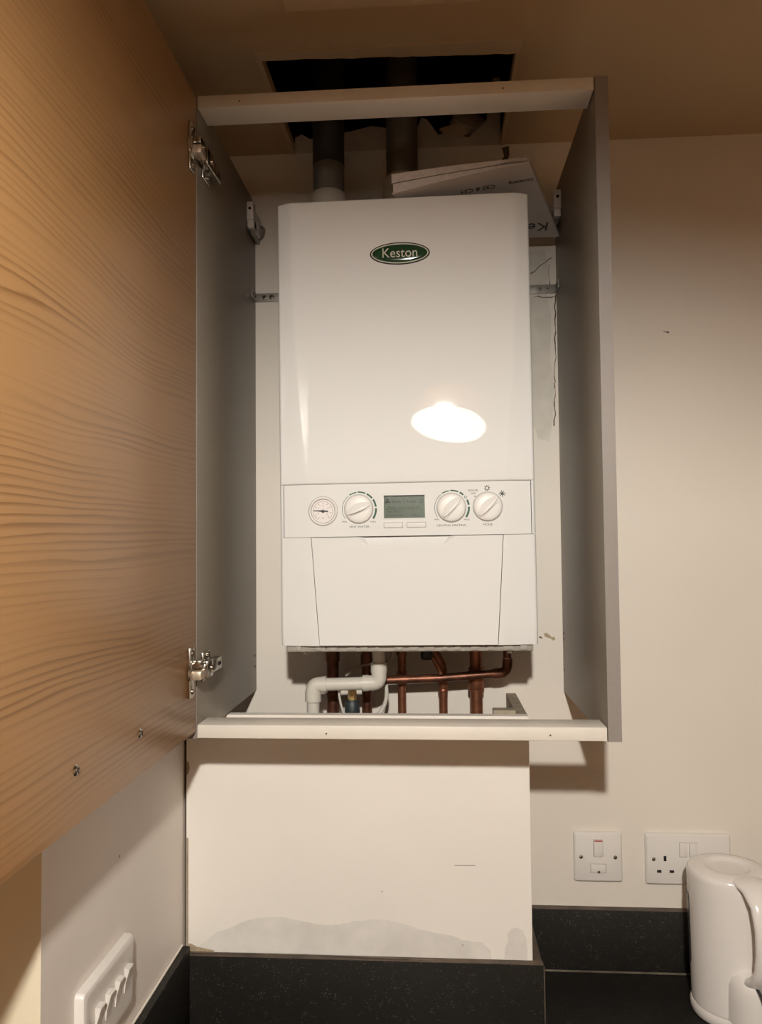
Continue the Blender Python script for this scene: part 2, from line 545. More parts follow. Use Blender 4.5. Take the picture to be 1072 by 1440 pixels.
# plaster lip round the hatch and a flush panel in front of it
mb = MB()
N = 22
pj = [(-0.2095+0.4*k/N, -0.309-0.004*k/N+random.uniform(-0.0012, 0.0012), -0.293+0.0145*k/N+random.uniform(-0.0015, 0.0015)) for k in range(N+1)]
for (xa, oa, ia), (xb, ob, ib) in zip(pj, pj[1:]):
    mb.slab([(xa, oa), (xb, ob), (xb, ib), (xa, ia)], 0.0025, T(0, 0, ZC-0.0025))
mb.box((-0.2125, -0.3085, ZC-0.0022), (-0.2045, -0.002, ZC-0.0001))
mb.box((0.1835, -0.3125, ZC-0.0022), (0.1900, -0.002, ZC-0.0001))
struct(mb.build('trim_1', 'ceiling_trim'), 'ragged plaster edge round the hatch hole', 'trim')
mb = MB()
mb.box((-0.147, -0.78, ZC-0.006), (0.129, -0.402, ZC-0.0001), 0.002)
struct(mb.build('trim_2', 'ceiling'), 'flat panel on the ceiling in front of the hatch', 'trim')

# broken pieces in the hole
g = 'broken plaster pieces in the ceiling hole'
mb = MB()
mb.lathe([(0.0, 0.012), (0.020, 0.012), (0.028, 0.008), (0.029, -0.012), (0.024, -0.014), (0.0, -0.014)], 12, T(0.128, 0.030, 2.492) @ RX(1.2) @ RY(0.35) @ Matrix.Diagonal((1.25, 0.75, 0.9, 1)))
tag(mb.build('plaster_fragment', 'plaster', smooth=50), 'rounded broken plaster lump in the ceiling hole right of the flue pipe', 'rubble', g)
mb = MB()
mb.slab([(0, 0), (0.022, 0.006), (0.048, 0.002), (0.056, -0.012), (0.030, -0.022), (0.008, -0.014)], 0.014, T(0.070, 0.030, 2.476) @ FRONT)
tag(mb.build('plaster_fragment', 'ceiling_trim'), 'flat pale plaster shard on the wall edge beside the flue pipe', 'rubble', g)

# ================================================================== CABINET
CI, CO, CF = 0.2818, 0.300, -0.3685
ZB, ZT = 1.4175, 2.3335
cab = thing('wall_cabinet', 'tall grey open-topped wall cabinet around the boiler with an oak door open on the left', 'cabinet', (0, 0, ZB))
def cabbox(name, lo, hi, mats, bev=0.0008, parent=cab, label=None):
    m = MB()
    m.box((lo[0], lo[1], lo[2]-ZB), (hi[0], hi[1], hi[2]-ZB), bev)
    return m.build(name, mats, parent, smooth=40, label=label)
for s_ in (-1, 1):
    m = MB()
    x0, x1 = (CI, CO) if s_ > 0 else (-CO, -CI)
    m.box((x0, CF+0.001, 0), (x1, -0.0005, ZT-ZB), 0.0004)
    m.mi = 1
    m.box((x0, CF, 0), (x1, CF+0.001, ZT-ZB))
    m.mi = 2
    for zz in ((0.105, 0.095, 0.04) if s_ > 0 else (0.065, 0.045)):
        xx = x0-0.0002 if s_ > 0 else x1+0.0002
        m.cyl((xx, -0.012, zz), (xx+0.0003*s_, -0.012, zz), 0.003, 8)
    m.build('side_panel', ['carcass', 'carcass_edge', 'hole'], cab, smooth=40)
def rail(z0, z1, chip, seed):
    m = MB()
    m.box((-CI+0.0003, CF+0.0005, z0-ZB), (CI-0.001, CF+0.050, z1-ZB), 0.0012)
    m.mi = 1
    for x in ((0.155, -0.22) if chip else (0.205, -0.10)):
        m.slab([(x+0.0013*math.cos(a*PI/4), z0+0.0075-ZB+0.0013*math.sin(a*PI/4)) for a in range(8)], 0.0002, T(0, CF+0.0005, 0) @ FRONT)
    m.build('rail', ['rail', 'mark'], cab, smooth=40)
rail(2.3155, 2.3335, True, 1)
rail(1.4180, 1.4364, False, 2)
# white hanging brackets in the top back corners
def hanger(s_):
    x = s_*CI
    m = MB()
    bx = sorted((x, x-s_*0.013))
    m.box((bx[0], -0.074, 2.276-ZB), (bx[1], -0.062, 2.309-ZB), 0.002)
    m.box((bx[0], -0.066, 2.262-ZB), (bx[1], -0.012, 2.300-ZB), 0.003)
    m.box((bx[0], -0.070, 2.262-ZB), (bx[1], -0.045, 2.280-ZB), 0.003)
    m.mi = 1
    m.cyl((x-s_*0.0065, -0.0744, 2.296-ZB), (x-s_*0.0065, -0.070, 2.296-ZB), 0.0028, 12)
    m.mi = 2
    m.box((bx[0]+0.003, -0.055, 2.256-ZB), (bx[1]-0.003, -0.004, 2.262-ZB), 0.001)
    m.tube([(x-s_*0.007, -0.014, 2.266-ZB), (x-s_*0.016, -0.010, 2.270-ZB), (x-s_*0.018, -0.006, 2.284-ZB), (x-s_*0.012, -0.003, 2.290-ZB)], 0.003, 8, 0.006)
    m.cyl((x-s_*0.007, -0.060, 2.268-ZB), (x-s_*0.007, -0.050, 2.256-ZB), 0.004, 10)
    m.build('hanging_bracket', ['white_plastic', 'hole', 'steel'], cab, smooth=40, label='white plastic hanging bracket')
hanger(-1)
hanger(1)
# door, swung open square to the cabinet
DX = -0.2822
m = MB()
m.box((-0.3025, -0.9690, 1.4275-ZB), (DX, -0.3700, 2.3290-ZB), 0.0008)
door = m.build('door', 'oak', cab, smooth=40, label='oak door with horizontal grain')
for y, z in ((-0.5786, 1.4748), (-0.7382, 1.4787)):
    m = MB()
    q = T(DX, y, z-ZB) @ RY(PI/2)
    m.lathe([(0.0, 0.0022), (0.0026, 0.0021), (0.0045, 0.0013), (0.0055, 0.0)], 16, q)
    m.mi = 1
    for a in (0.4, 0.4+PI/2):
        m.box((-0.0032, -0.0005, 0.0015), (0.0032, 0.0005, 0.0024), mtx=q @ RZ(a))
    m.build('screw', ['chrome', 'hole'], door, smooth=50)
def hinge(zc):
    m = MB()
    z = zc-ZB
    m.box((DX-0.0002, -0.4075, z-0.034), (DX+0.0030, -0.3860, z+0.034), 0.0012)              # cup flange on the door
    m.lathe([(0.0, 0.004), (0.012, 0.004), (0.0165, 0.002), (0.0175, 0.0)], 20, T(DX+0.001, -0.3935, z) @ RY(PI/2))
    for dz in (-0.026, 0.026):
        m.cyl((DX+0.002, -0.397, z+dz), (DX+0.0052, -0.397, z+dz), 0.0038, 12)
    m.mi = 1
    m.box((DX+0.004, -0.402, z-0.010), (DX+0.0165, -0.378, z+0.002), 0.0015)                   # knuckle links
    m.mi = 0
    m.box((DX+0.004, -0.398, z+0.006), (DX+0.015, -0.376, z+0.016), 0.0015)
    m.cyl((DX+0.012, -0.378, z-0.014), (DX+0.012, -0.378, z+0.018), 0.0022, 10)
    m.box((-CI+0.004, -0.382, z-0.009), (-CI+0.0165, -0.298, z+0.009), 0.002)                  # arm along the panel
    m.box((-CI+0.0125, -0.375, z-0.012), (-CI+0.0175, -0.345, z+0.012), 0.0015)
    m.box((-CI, -0.352, z-0.021), (-CI+0.0045, -0.318, z+0.021), 0.002)                        # mounting plate
    m.cyl((-CI+0.004, -0.335, z+0.0165), (-CI+0.008, -0.335, z+0.0165), 0.0045, 12)
    m.cyl((-CI+0.004, -0.335, z-0.0165), (-CI+0.008, -0.335, z-0.0165), 0.0045, 12)
    m.cyl((-CI+0.016, -0.352, z), (-CI+0.0195, -0.352, z), 0.004, 12)
    m.mi = 2
    m.box((-CI+0.0160, -0.316, z-0.0025), (-CI+0.0169, -0.304, z+0.0025))
    m.build('hinge', ['chrome', 'hinge_link', 'hole'], door, smooth=40, label='chrome concealed hinge')
hinge(2.243)
hinge(1.5135)

# steel angle straps fixing the cabinet to the wall
def strap(s_, label):
    x = s_*(CI-0.0003)
    t = thing('angle_bracket', label, 'bracket', (x, -0.0006, 2.146), group=None)
    a, b = sorted((0, -s_*0.075))
    m = MB()
    m.box((a, -0.002, 0), (b, 0, 0.0165), 0.0004)
    c, d = sorted((0, -s_*0.002))
    m.box((c, -0.036, 0.0), (d, 0, 0.0165), 0.0004)
    m.mi = 1
    for yy in (-0.012, -0.027):
        m.cyl((-s_*0.0019, yy, 0.008), (-s_*0.0024, yy, 0.008), 0.0026, 12)
    m.build('strap', ['steel', 'hole'], t, smooth=40)
    for k, xx in enumerate((0.017, 0.031, 0.056)):
        m = MB()
        m.lathe([(0.0, 0.0008), (0.0020, 0.0010), (0.0040, 0.0008), (0.0046, 0)], 16, T(-s_*xx, -0.002, 0.0085) @ FRONT)
        m.mi = 1
        m.lathe([(0.0, 0.0014), (0.0016, 0.0012)], 8, T(-s_*xx, -0.002, 0.0085) @ FRONT)
        m.build('screw', ['chrome' if s_ < 0 else 'steel', 'hole'], t, smooth=50)
strap(-1, 'zinc angle strap at the back of the left cabinet panel, with bright screw washers')
strap(1, 'dull zinc angle strap at the back of the right cabinet panel, beside cracked plaster')

# ================================================================== BOILER
boi = thing('boiler', 'glossy white wall-hung combi boiler with green oval badge inside the cabinet', 'boiler', (0.0113, 0, 1.5266), (0, -0.0061, -0.0055))
BW, BH = 0.1975, 0.700
YE, YC = -0.2432, -0.250                       # front plane at the side edges and in the middle
def ridge(z):
    K = [(0.0, 0.1358), (0.17, 0.1472), (0.2525, 0.1515), (0.32, 0.1580), (0.42, 0.1665), (0.50, 0.1705), (0.60, 0.1735), (0.70, 0.1752)]
    for (z0, a), (z1, b) in zip(K, K[1:]):
        if z <= z1:
            t = (z-z0)/(z1-z0)
            return a+(b-a)*t
    return K[-1][1]
def front_y(x, z):
    r = ridge(z)
    ax = abs(x)
    k = 0.003
    if ax <= r-k: return YC
    lin = YC+(YE-YC)*(ax-r)/(BW-r)
    if ax <= r+k:
        t = (ax-(r-k))/(2*k)
        return YC+(YE-YC)/(BW-r)*k*t*t
    return lin
def cover(z0, z1, xe, yb, rows, rc=0.006, rz=0.0):
    """one shaped piece of the boiler front: section follows the ridges; sides go back to yb"""
    m = MB()
    zs = [z0+(z1-z0)*k/rows for k in range(rows+1)]
    if rz:
        ez = [(rz*(1-math.cos(a)), rz*(1-math.sin(a))) for a in (0, PI/6, PI/3)]      # (dz, dy) rounding the top/bottom lips
    R = []
    def row(z, dy=0.0):
        zz = min(max(z, 0), BH)
        r = ridge(zz)
        half = []
        half.append((xe, yb))
        ye = front_y(xe, zz)
        for k in range(5):
            a = PI/2*k/4
            half.append((xe-rc+rc*math.cos(a), ye+rc-rc*math.sin(a)))
        for q in (0.5,):
            x = r+0.003+(xe-rc-r-0.003)*q
            half.append((x, front_y(x, zz)))
        for x in (r+0.003, r+0.0015, r, r-0.0015, r-0.003, r*0.6, r*0.2):
            half.append((x, front_y(x, zz)))
        pts = [(-x, y) for x, y in half] + [(x, y) for x, y in half[::-1]]
        return [Vector((x, min(yb, y+dy) if i not in (0, len(pts)-1) else y, z)) for i, (x, y) in enumerate(pts)]
    if rz:
        R.append(row(z0, rz))
        for dz, dy in ((0.25*rz, 0.45*rz), (0.6*rz, 0.12*rz)):
            R.append(row(z0+dz, dy))
        zs = [z0+rz+(z1-z0-2*rz)*k/rows for k in range(rows+1)]
    for z in zs: R.append(row(z))
    if rz:
        for dz, dy in ((0.6*rz, 0.12*rz), (0.25*rz, 0.45*rz)):
            R.append(row(z1-dz, dy))
        R.append(row(z1, rz))
    m.grid(R, False, True)
    a, b = R[0], R[-1]
    return m
m = MB()                                       # inner case behind the covers
m.box((-BW+0.002, -0.226, 0.004), (BW-0.002, -0.006, BH-0.003), 0.003)
m.build('casing', 'boiler', boi, smooth=40)
cover(0.2535, BH, BW, -0.2255, 22, rz=0.003).build('upper_cover', 'boiler', boi, smooth=28)
m = cover(0.1718, 0.2529, 0.1905, -0.2255, 4, rc=0.001)
fas = m.build('control_panel', 'boiler', boi, smooth=28)
for s_ in (-1, 1):                             # side strips that flank the control panel
    m = MB()
    rows = []
    for z in (0.1722, 0.20, 0.23, 0.2535):
        ye = front_y(BW, z)
        y1 = front_y(0.1912, z)
        pts = [(BW, -0.2255)]+[(BW-0.006+0.006*math.cos(PI/2*k/4), ye+0.006-0.006*math.sin(PI/2*k/4)) for k in range(5)]+[(0.1912, y1), (0.1912, -0.2255)]
        rows.append([Vector((s_*x, y, z)) for x, y in pts])
    m.grid(rows, True, True)
    m.build('side_strip', 'boiler', boi, smooth=28)
for s_ in (-1, 1):                             # lower cheeks left and right of the flap
    m = MB()
    rows = []
    for k in range(9):
        z = 0.004+(0.1712-0.004)*k/8
        lip = 0.003 if k == 0 else 0.0
        r = ridge(z)
        ye = front_y(BW, z)
        pts = [(BW, -0.2255)]+[(BW-0.006+0.006*math.cos(PI/2*j/4), ye+0.006-0.006*math.sin(PI/2*j/4)+lip) for j in range(5)]
        pts += [(r+0.012, front_y(r+0.012, z)+lip), (r+0.003, front_y(r+0.003, z)+lip), (r+0.0006, YC+0.0006+lip), (r+0.0006, -0.2255)]
        rows.append([Vector((s_*x, y, z)) for x, y in pts])
    m.grid(rows, True, True)
    m.build('lower_cover', 'boiler', boi, smooth=28)
# drop-down flap with its bevelled finger pull
m = MB()
r1, r0_ = ridge(0.1708)-0.0004, ridge(0.004)-0.0004
A = [(-r1, 0.1708), (-0.0745, 0.1708), (-0.0580, 0.1575), (0.0555, 0.1575), (0.0745, 0.1708), (r1, 0.1708), (r0_, 0.005), (-r0_, 0.005)]
m.poly([(x, YC, z) for x, z in A])
m.poly([(-0.0580, YC, 0.1575), (0.0555, YC, 0.1575), (0.0655, YC+0.008, 0.1708), (-0.0655, YC+0.008, 0.1708)])
m.poly([(-0.0745, YC, 0.1708), (-0.0580, YC, 0.1575), (-0.0655, YC+0.008, 0.1708)])
m.poly([(0.0555, YC, 0.1575), (0.0745, YC, 0.1708), (0.0655, YC+0.008, 0.1708)])
for (a, b) in ((1, 0), (0, 7), (7, 6), (6, 5), (5, 4)):
    (xa, za), (xb, zb) = A[a], A[b]
    m.poly([(xa, YC, za), (xb, YC, zb), (xb, -0.2262, zb), (xa, -0.2262, za)])
bmesh.ops.remove_doubles(m.bm, verts=m.bm.verts[:], dist=1e-5)
m.build('flap', 'boiler', boi, label='drop-down flap with a bevelled finger pull')
# dark backing seen in the seams
m = MB()
m.box((-0.1935, -0.2285, 0.168), (0.1935, -0.2262, 0.258))
for s_ in (-1, 1):
    m.poly([(s_*(ridge(0.17)-0.004), -0.2268, 0.172), (s_*(ridge(0.17)+0.004), -0.2268, 0.172), (s_*(ridge(0.0)+0.004), -0.2268, 0.005), (s_*(ridge(0.0)-0.004), -0.2268, 0.005)])
m.build('seam', 'seam', boi)
# grey tray under the case
m = MB()
m.box((-0.190, -0.236, -0.0065), (0.190, -0.030, 0.0045), 0.002)
for k in range(15):
    x = -0.172+k*0.0245+random.uniform(-0.004, 0.004)
    m.box((x, -0.2385, -0.0045), (x+random.uniform(0.006, 0.017), -0.2355, 0.0035), 0.0008)
m.mi = 1
for x in (-0.162, 0.155):
    m.cyl((x, -0.228, -0.0105), (x, -0.228, -0.006), 0.005, 12)
m.build('base_tray', ['boiler_grey', 'mark'], boi, smooth=40, label='grey base tray')

# badge
BD = T(-0.003, YC, 0.6105) @ FRONT @ RZ(0.0)
def ell(a, b, n=56):
    return [(a*math.cos(2*PI*k/n), b*math.sin(2*PI*k/n)) for k in range(n)]
m = MB()
m.slab(ell(0.0468, 0.0176), 0.0012, BD)
badge = m.build('badge', 'badge_black', boi, smooth=40, label='green oval badge lettered Keston')
m = MB()
m.slab(ell(0.0446, 0.0157), 0.0004, BD @ T(0, 0, 0.0012))
m.build('badge_rim', 'silver', badge)
m = MB()
rows = []
for q, h in ((1.0, 0.0), (0.97, 0.0004), (0.8, 0.0011), (0.5, 0.0016), (0.2, 0.0018), (0.01, 0.0018)):
    rows.append([BD @ Vector((x*q, y*q, 0.0016+h)) for x, y in ell(0.0428, 0.0141)])
m.grid(rows, True)
m.build('badge_face', 'badge_green', badge, smooth=60)
m = MB()
m.text('Keston', 0.0208, BD @ T(0.0, -0.0003, 0.0033), 0.0006, sx=0.94)
m.build('badge_lettering', 'silver', badge)

# control panel: gauge
PZ = lambda x, z, off=0.0: T(x, YC-off, z) @ FRONT
m = MB()
gx, gz = -0.1282, 0.2117
G = PZ(gx, gz)
m.lathe([(0.0185, 0.0006), (0.0192, 0.0024), (0.0210, 0.0028), (0.0222, 0.0016), (0.0226, 0.0)], 48, G)
m.mi = 1
m.arc(0, 0, 0.0226, 0.0231, 0, 2*PI, 0.0002, G, 48)
m.arc(0, 0, 0.0180, 0.0187, 0, 2*PI, 0.0015, G, 48)
gauge = m.build('pressure_gauge', ['boiler', 'seam_line'], boi, smooth=40, label='round pressure gauge with black needle')
m = MB()
m.slab(ell(0.0184, 0.0184, 40), 0.0008, G)
m.build('gauge_face', 'gauge_face', gauge)
m = MB()
GI = G @ T(0, 0, 0.0008)
for a in (-48, -10, 28, 58, 90, 122, 152, 180, 210, 238):
    c, s__ = math.cos(math.radians(a)), math.sin(math.radians(a))
    m.stroke([(0.0110*c, 0.0110*s__), (0.0135*c, 0.0135*s__)], 0.0006, 0.0002, GI)
m.arc(0, 0, 0.0150, 0.0154, math.radians(-50), math.radians(235), 0.0001, GI, 24)
for a, t in ((90, '2'), (150, '1'), (205, '0'), (30, '3'), (-35, '4')):
    m.text(t, 0.0032, GI @ T(0.0085*math.cos(math.radians(a)), 0.0085*math.sin(math.radians(a)), 0), 0.0002)
m.text('bar', 0.0028, GI @ T(0, -0.0105, 0), 0.0002)
m.build('gauge_print', 'ink', gauge)
m = MB()
m.slab([(-0.0148, 0.0013), (-0.003, 0.0014), (0.008, 0.0006), (0.008, -0.0014), (-0.003, -0.0008), (-0.0148, 0.0007)], 0.0005, G @ T(0, 0, 0.0018))
m.lathe([(0.0, 0.0026), (0.0022, 0.0024), (0.0026, 0.0008)], 14, G)
m.build('needle', 'black', gauge, smooth=40)

# three dials
def dial(x, z, ang):
    K = PZ(x, z)
    m = MB()
    m.lathe([(0.0, 0.0075), (0.0150, 0.0072), (0.0190, 0.0064), (0.0212, 0.0048), (0.0220, 0.0026), (0.0220, 0.0)], 48, K)
    m.mi = 1
    m.arc(0, 0, 0.0220, 0.0228, 0, 2*PI, 0.0003, K, 48)
    kn = m.build('knob', ['knob', 'seam_line'], boi, smooth=40)
    # grip: long gentle slope on one side, steep drop on the other
    m = MB()
    KA = K @ RZ(ang)
    prof = [(0.0125, 0.0060), (0.0060, 0.0085), (0.0005, 0.0128), (-0.0025, 0.0138), (-0.0042, 0.0132), (-0.0052, 0.0062)]
    rows = []
    for u in (-1.0, -0.9, -0.6, -0.2, 0.3, 0.7, 0.9, 1.0):
        f = math.sqrt(max(0.03, 1-u*u*0.92))
        rows.append([KA @ Vector((0.0190*u, (t+0.001)*f-0.001, 0.0060+(h-0.0060)*(0.25+0.75*f))) for t, h in prof])
    m.grid(rows, False, True)
    m.mi = 1
    m.stroke([(-0.0165, -0.0060), (0.0165, -0.0060)], 0.0006, 0.0004, KA @ T(0, 0, 0.0070))
    m.build('grip', ['knob', 'seam_line'], kn, smooth=40)
    return kn
dial(-0.0728, 0.2139, math.radians(22))
dial(0.0695, 0.2136, math.radians(47))
dial(0.1247, 0.2142, math.radians(45))
# dial scales in green ink and printed words
def scale(x, z, gap):
    m = MB()
    K = PZ(x, z, 0.0003)
    segs = [(128, 214, 0.0007), (97, 123, 0.0016), (66, 93, 0.0021), (38, 61, 0.0026), (7, 33, 0.0029), (-34, 2, 0.0030)]
    if gap:
        segs[3] = (46, 61, 0.0026)
        segs[4] = (8, 26, 0.0029)
    for a0, a1, wd in segs:
        m.arc(0, 0, 0.0252, 0.0252+wd, math.radians(a0), math.radians(a1), 0.0003, K, 10)
    if gap:
        m.arc(0.0268*math.cos(math.radians(36)), 0.0268*math.sin(math.radians(36)), 0.0014, 0.0022, 0, 2*PI, 0.0003, K, 14)
    m.build('dial_scale', 'green_ink', boi, label='green dashed scale round a dial')
scale(-0.0728, 0.2139, False)
scale(0.0695, 0.2136, True)
def words(name, items):
    m = MB()
    for t, x, z, sz in items:
        m.text(t, sz, PZ(x, z, 0.0001), 0.0003, sx=1.15)
    m.build(name, 'ink', boi, label='small grey panel lettering')
words('hot_water_lettering', [('HOT WATER', -0.0721, 0.1866, 0.0046), ('MIN', -0.0950, 0.1946, 0.0036), ('MAX', -0.0508, 0.1940, 0.0036)])
words('heating_lettering', [('CENTRAL HEATING', 0.0692, 0.1864, 0.0044), ('MIN', 0.0470, 0.1956, 0.0036), ('MAX', 0.0925, 0.1948, 0.0036)])
words('mode_lettering', [('MODE', 0.1243, 0.1868, 0.0044)])
words('boiler_off_lettering', [('BOILER', 0.1030, 0.2392, 0.0040), ('OFF', 0.1030, 0.2345, 0.0040)])
m = MB()
m.arc(0.1055, 0.2302, 0.0, 0.0010, 0, 2*PI, 0.0003, PZ(0, 0, 0.0001), 10)
m.build('off_dot', 'ink', boi)
m = MB()
P0 = PZ(0.1242, 0.2424, 0.0001)
m.arc(0, 0, 0.0022, 0.0032, 0, 2*PI, 0.0003, P0, 18)
for k in range(8):
    a = 2*PI*k/8+0.2
    m.stroke([(0.0034*math.cos(a), 0.0034*math.sin(a)), (0.0044*math.cos(a), 0.0044*math.sin(a))], 0.0013, 0.0003, P0)
m.build('sun_symbol', 'ink', boi)
m = MB()
P0 = PZ(0.1468, 0.2335, 0.0001)
for k in range(4):
    a = PI*k/4+0.15
    q = 0.0052 if k % 2 == 0 else 0.0046
    m.stroke([(-q*math.cos(a), -q*math.sin(a)), (q*math.cos(a), q*math.sin(a))], 0.0011, 0.0003, P0)
m.build('snowflake_symbol', 'ink', boi)
# display with two buttons
D = PZ(-0.0025, 0.2165)
m = MB()
for lo, hi in (((-0.0328, 0.0175), (0.0328, 0.0192)), ((-0.0328, -0.0192), (0.0328, -0.0175)), ((-0.0328, -0.0192), (-0.0314, 0.0192)), ((0.0314, -0.0192), (0.0328, 0.0192))):
    m.box((*lo, 0), (*hi, 0.0009), 0.0003, mtx=D)
disp = m.build('display', 'boiler', boi, smooth=40, label='green-grey liquid crystal display')
m = MB()
m.box((-0.0314, -0.0175, -0.0002), (0.0314, 0.0175, 0.0003), mtx=D)
m.build('screen', 'lcd', disp)
m = MB()
DI = D @ T(0, 0, 0.0003)
m.box((-0.0314, 0.0152, 0), (0.0314, 0.0175, 0.0002), mtx=DI)
m.text('Ready', 0.0062, DI @ T(-0.012, 0.0078, 0), 0.0002)
m.text('Ready', 0.0062, DI @ T(0.011, 0.0078, 0), 0.0002)
m.stroke([(-0.0292, 0.0075), (-0.0215, 0.0075)], 0.0026, 0.0002, DI)
m.stroke([(-0.0255, 0.0115), (-0.0255, 0.0065)], 0.0018, 0.0002, DI)
m.stroke([(-0.0285, 0.0115), (-0.0225, 0.0115)], 0.0010, 0.0002, DI)
m.stroke([(-0.0285, 0.0045), (-0.0285, 0.0075)], 0.0018, 0.0002, DI)
m.stroke([(-0.0005, 0.0130), (-0.0005, 0.0030)], 0.0007, 0.0002, DI)
m.arc(0.0262, 0.0080, 0.0022, 0.0030, 0, 2*PI, 0.0002, DI, 14)
m.text('Room Stat w temp off', 0.0054, DI @ T(-0.001, -0.0012, 0), 0.0002)
m.stroke([(-0.0290, -0.0042), (0.0290, -0.0042)], 0.0005, 0.0002, DI)
m.text('Hot Water', 0.0052, DI @ T(-0.0272, -0.0076, 0), 0.0002, ax='LEFT')
m.text('Pressure OK', 0.0048, DI @ T(-0.0272, -0.0135, 0), 0.0002, ax='LEFT')
m.text('Menu', 0.0048, DI @ T(0.0180, -0.0135, 0), 0.0002)
m.build('screen_lettering', 'lcd_ink', disp)
for x in (-0.0198, 0.0156):
    m = MB()
    B_ = PZ(x, 0.1882)
    m.box((-0.0148, -0.0043, 0), (0.0148, 0.0043, 0.0003), mtx=B_)
    m.mi = 1
    m.box((-0.0141, -0.0036, 0.0), (0.0141, 0.0036, 0.0014), 0.0006, mtx=B_)
    m.build('button', ['seam_line', 'boiler'], boi, smooth=40)

# ================================================================== FLUE PIPES AND MANUALS ON TOP OF THE BOILER
def flue(name, label, x, y, r, mats, split, collar, ch):
    t = thing(name, label, 'pipe', (x, y, 2.2262))
    m = MB()
    m.lathe([(r, 0.0), (r, split)], 32, None, True)
    m.build('lower_pipe', mats[0], t, smooth=40)
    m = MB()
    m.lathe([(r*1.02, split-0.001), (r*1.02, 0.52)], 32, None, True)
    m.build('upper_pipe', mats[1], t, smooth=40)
    m = MB()
    m.lathe([(r, ch+0.004), (r+0.003, ch), (r+0.0055, ch-0.010), (r+0.0065, ch-0.03), (r+0.0065, 0.0), (r, 0.0)], 32, None)
    m.build('collar', collar, t, smooth=40, label='pale pipe collar')
flue('flue_pipe', 'dark flue pipe with a grey lower end rising behind the top left of the boiler', -0.1275, -0.100, 0.0275, ('flue', 'flue_dark'), 0.128, 'pvc', 0.074)
flue('flue_pipe', 'brown-grey flue pipe rising behind the folded manuals on the boiler', 0.0025, -0.100, 0.0278, ('flue_brown', 'flue_dark'), 0.32, 'raw_edge', 0.098)

man = thing('manual', 'folded white paper manual lying on top of the boiler and jutting past its right edge', 'booklet', (0.1, -0.15, 2.2290))
ORG = Vector((0.1, -0.15, 2.2290))
P00, P10, P01, P11 = Vector((-0.0085, -0.252, 2.2312)), Vector((0.205, -0.247, 2.2755)), Vector((0.066, -0.05, 2.2312)), Vector((0.2805, -0.05, 2.2335))
def und(s, t):
    b = (P00*(1-s)+P10*s)*(1-t)+(P01*(1-s)+P11*s)*t
    b.z += 0.002*math.sin(PI*s)*(1-t)
    return b-ORG
def leaf(lo, hi, name, mt, s0=0.0, s1=1.0, label=None):
    m = MB()
    NS, NT = 22, 8
    rows = []
    for i in range(NT+1):
        t = i/NT
        up, dn = [], []
        for j in range(NS+1):
            s = s0+(s1-s0)*j/NS
            q = und(s, t)
            up.append(q+Vector((0, 0, hi(s))))
            dn.append(q+Vector((0, 0, lo(s))))
        rows.append(up+dn[::-1])
    m.grid(rows, True, True)
    return m.build(name, mt, man, smooth=35, label=label)
top = lambda s: 0.0310-0.0240*s-0.010*max(0, s-0.93)**1*1.2
mid = lambda s: 0.0145*(1-s)+0.0012
leaf(lambda s: 0.0, lambda s: 0.0010, 'cover', 'paper')
leaf(lambda s: 0.0012, lambda s: mid(s)-0.0006, 'lower_pages', 'paper_edge', 0.012, 0.93)
leaf(lambda s: mid(s)+0.0010+0.0032*math.exp(-((s-0.86)/0.09)**2), lambda s: max(top(s), mid(s)+0.0018), 'upper_pages', 'paper_edge', 0.0, 0.985)
m = MB()                                       # the fold at the right end
rows = []
for i in range(9):
    t = i/8
    q = und(0.975, t)
    q2 = und(1.0, t)
    arc = []
    for k in range(9):
        a = -PI/2+PI*k/8
        arc.append(Vector((q2.x-0.004+0.0048*math.cos(a), q2.y, q2.z+0.0040+0.0040*math.sin(a))))
    for k in range(8, -1, -1):
        a = -PI/2+PI*k/8
        arc.append(Vector((q2.x-0.004+0.0036*math.cos(a), q2.y, q2.z+0.0040+0.0030*math.sin(a))))
    rows.append(arc)
m.grid(rows, True, True)
m.build('fold', 'paper', man, smooth=40)
def under_mtx(s, t):
    c = und(s, t)
    e1 = (und(min(1, s+0.02), t)-und(s-0.02, t)).normalized()
    e2 = (und(s, min(1, t+0.02))-und(s, t-0.02)).normalized()
    n = (-e1).cross(e2).normalized()
    yv = n.cross(-e1).normalized()
    X = -e1
    return Matrix(((X.x, yv.x, n.x, c.x), (X.y, yv.y, n.y, c.y), (X.z, yv.z, n.z, c.z), (0, 0, 0, 1)))
m = MB()
m.text('Keston', 0.034, under_mtx(0.955, 0.83) @ T(0, 0, 0.0005), 0.0004, ax='LEFT')
m.build('cover_title', 'black', man)
m = MB()
m.text('Condensing', 0.0085, under_mtx(0.985, 0.20) @ T(0, 0, 0.0005), 0.0004, ax='LEFT')
m.build('cover_subtitle', 'black', man)
m = MB()
m.text('C30 & C35', 0.0125, under_mtx(0.70, 0.20) @ T(0, 0, 0.0006), 0.0004, ax='LEFT')
m.build('cover_model_line', 'black', man)

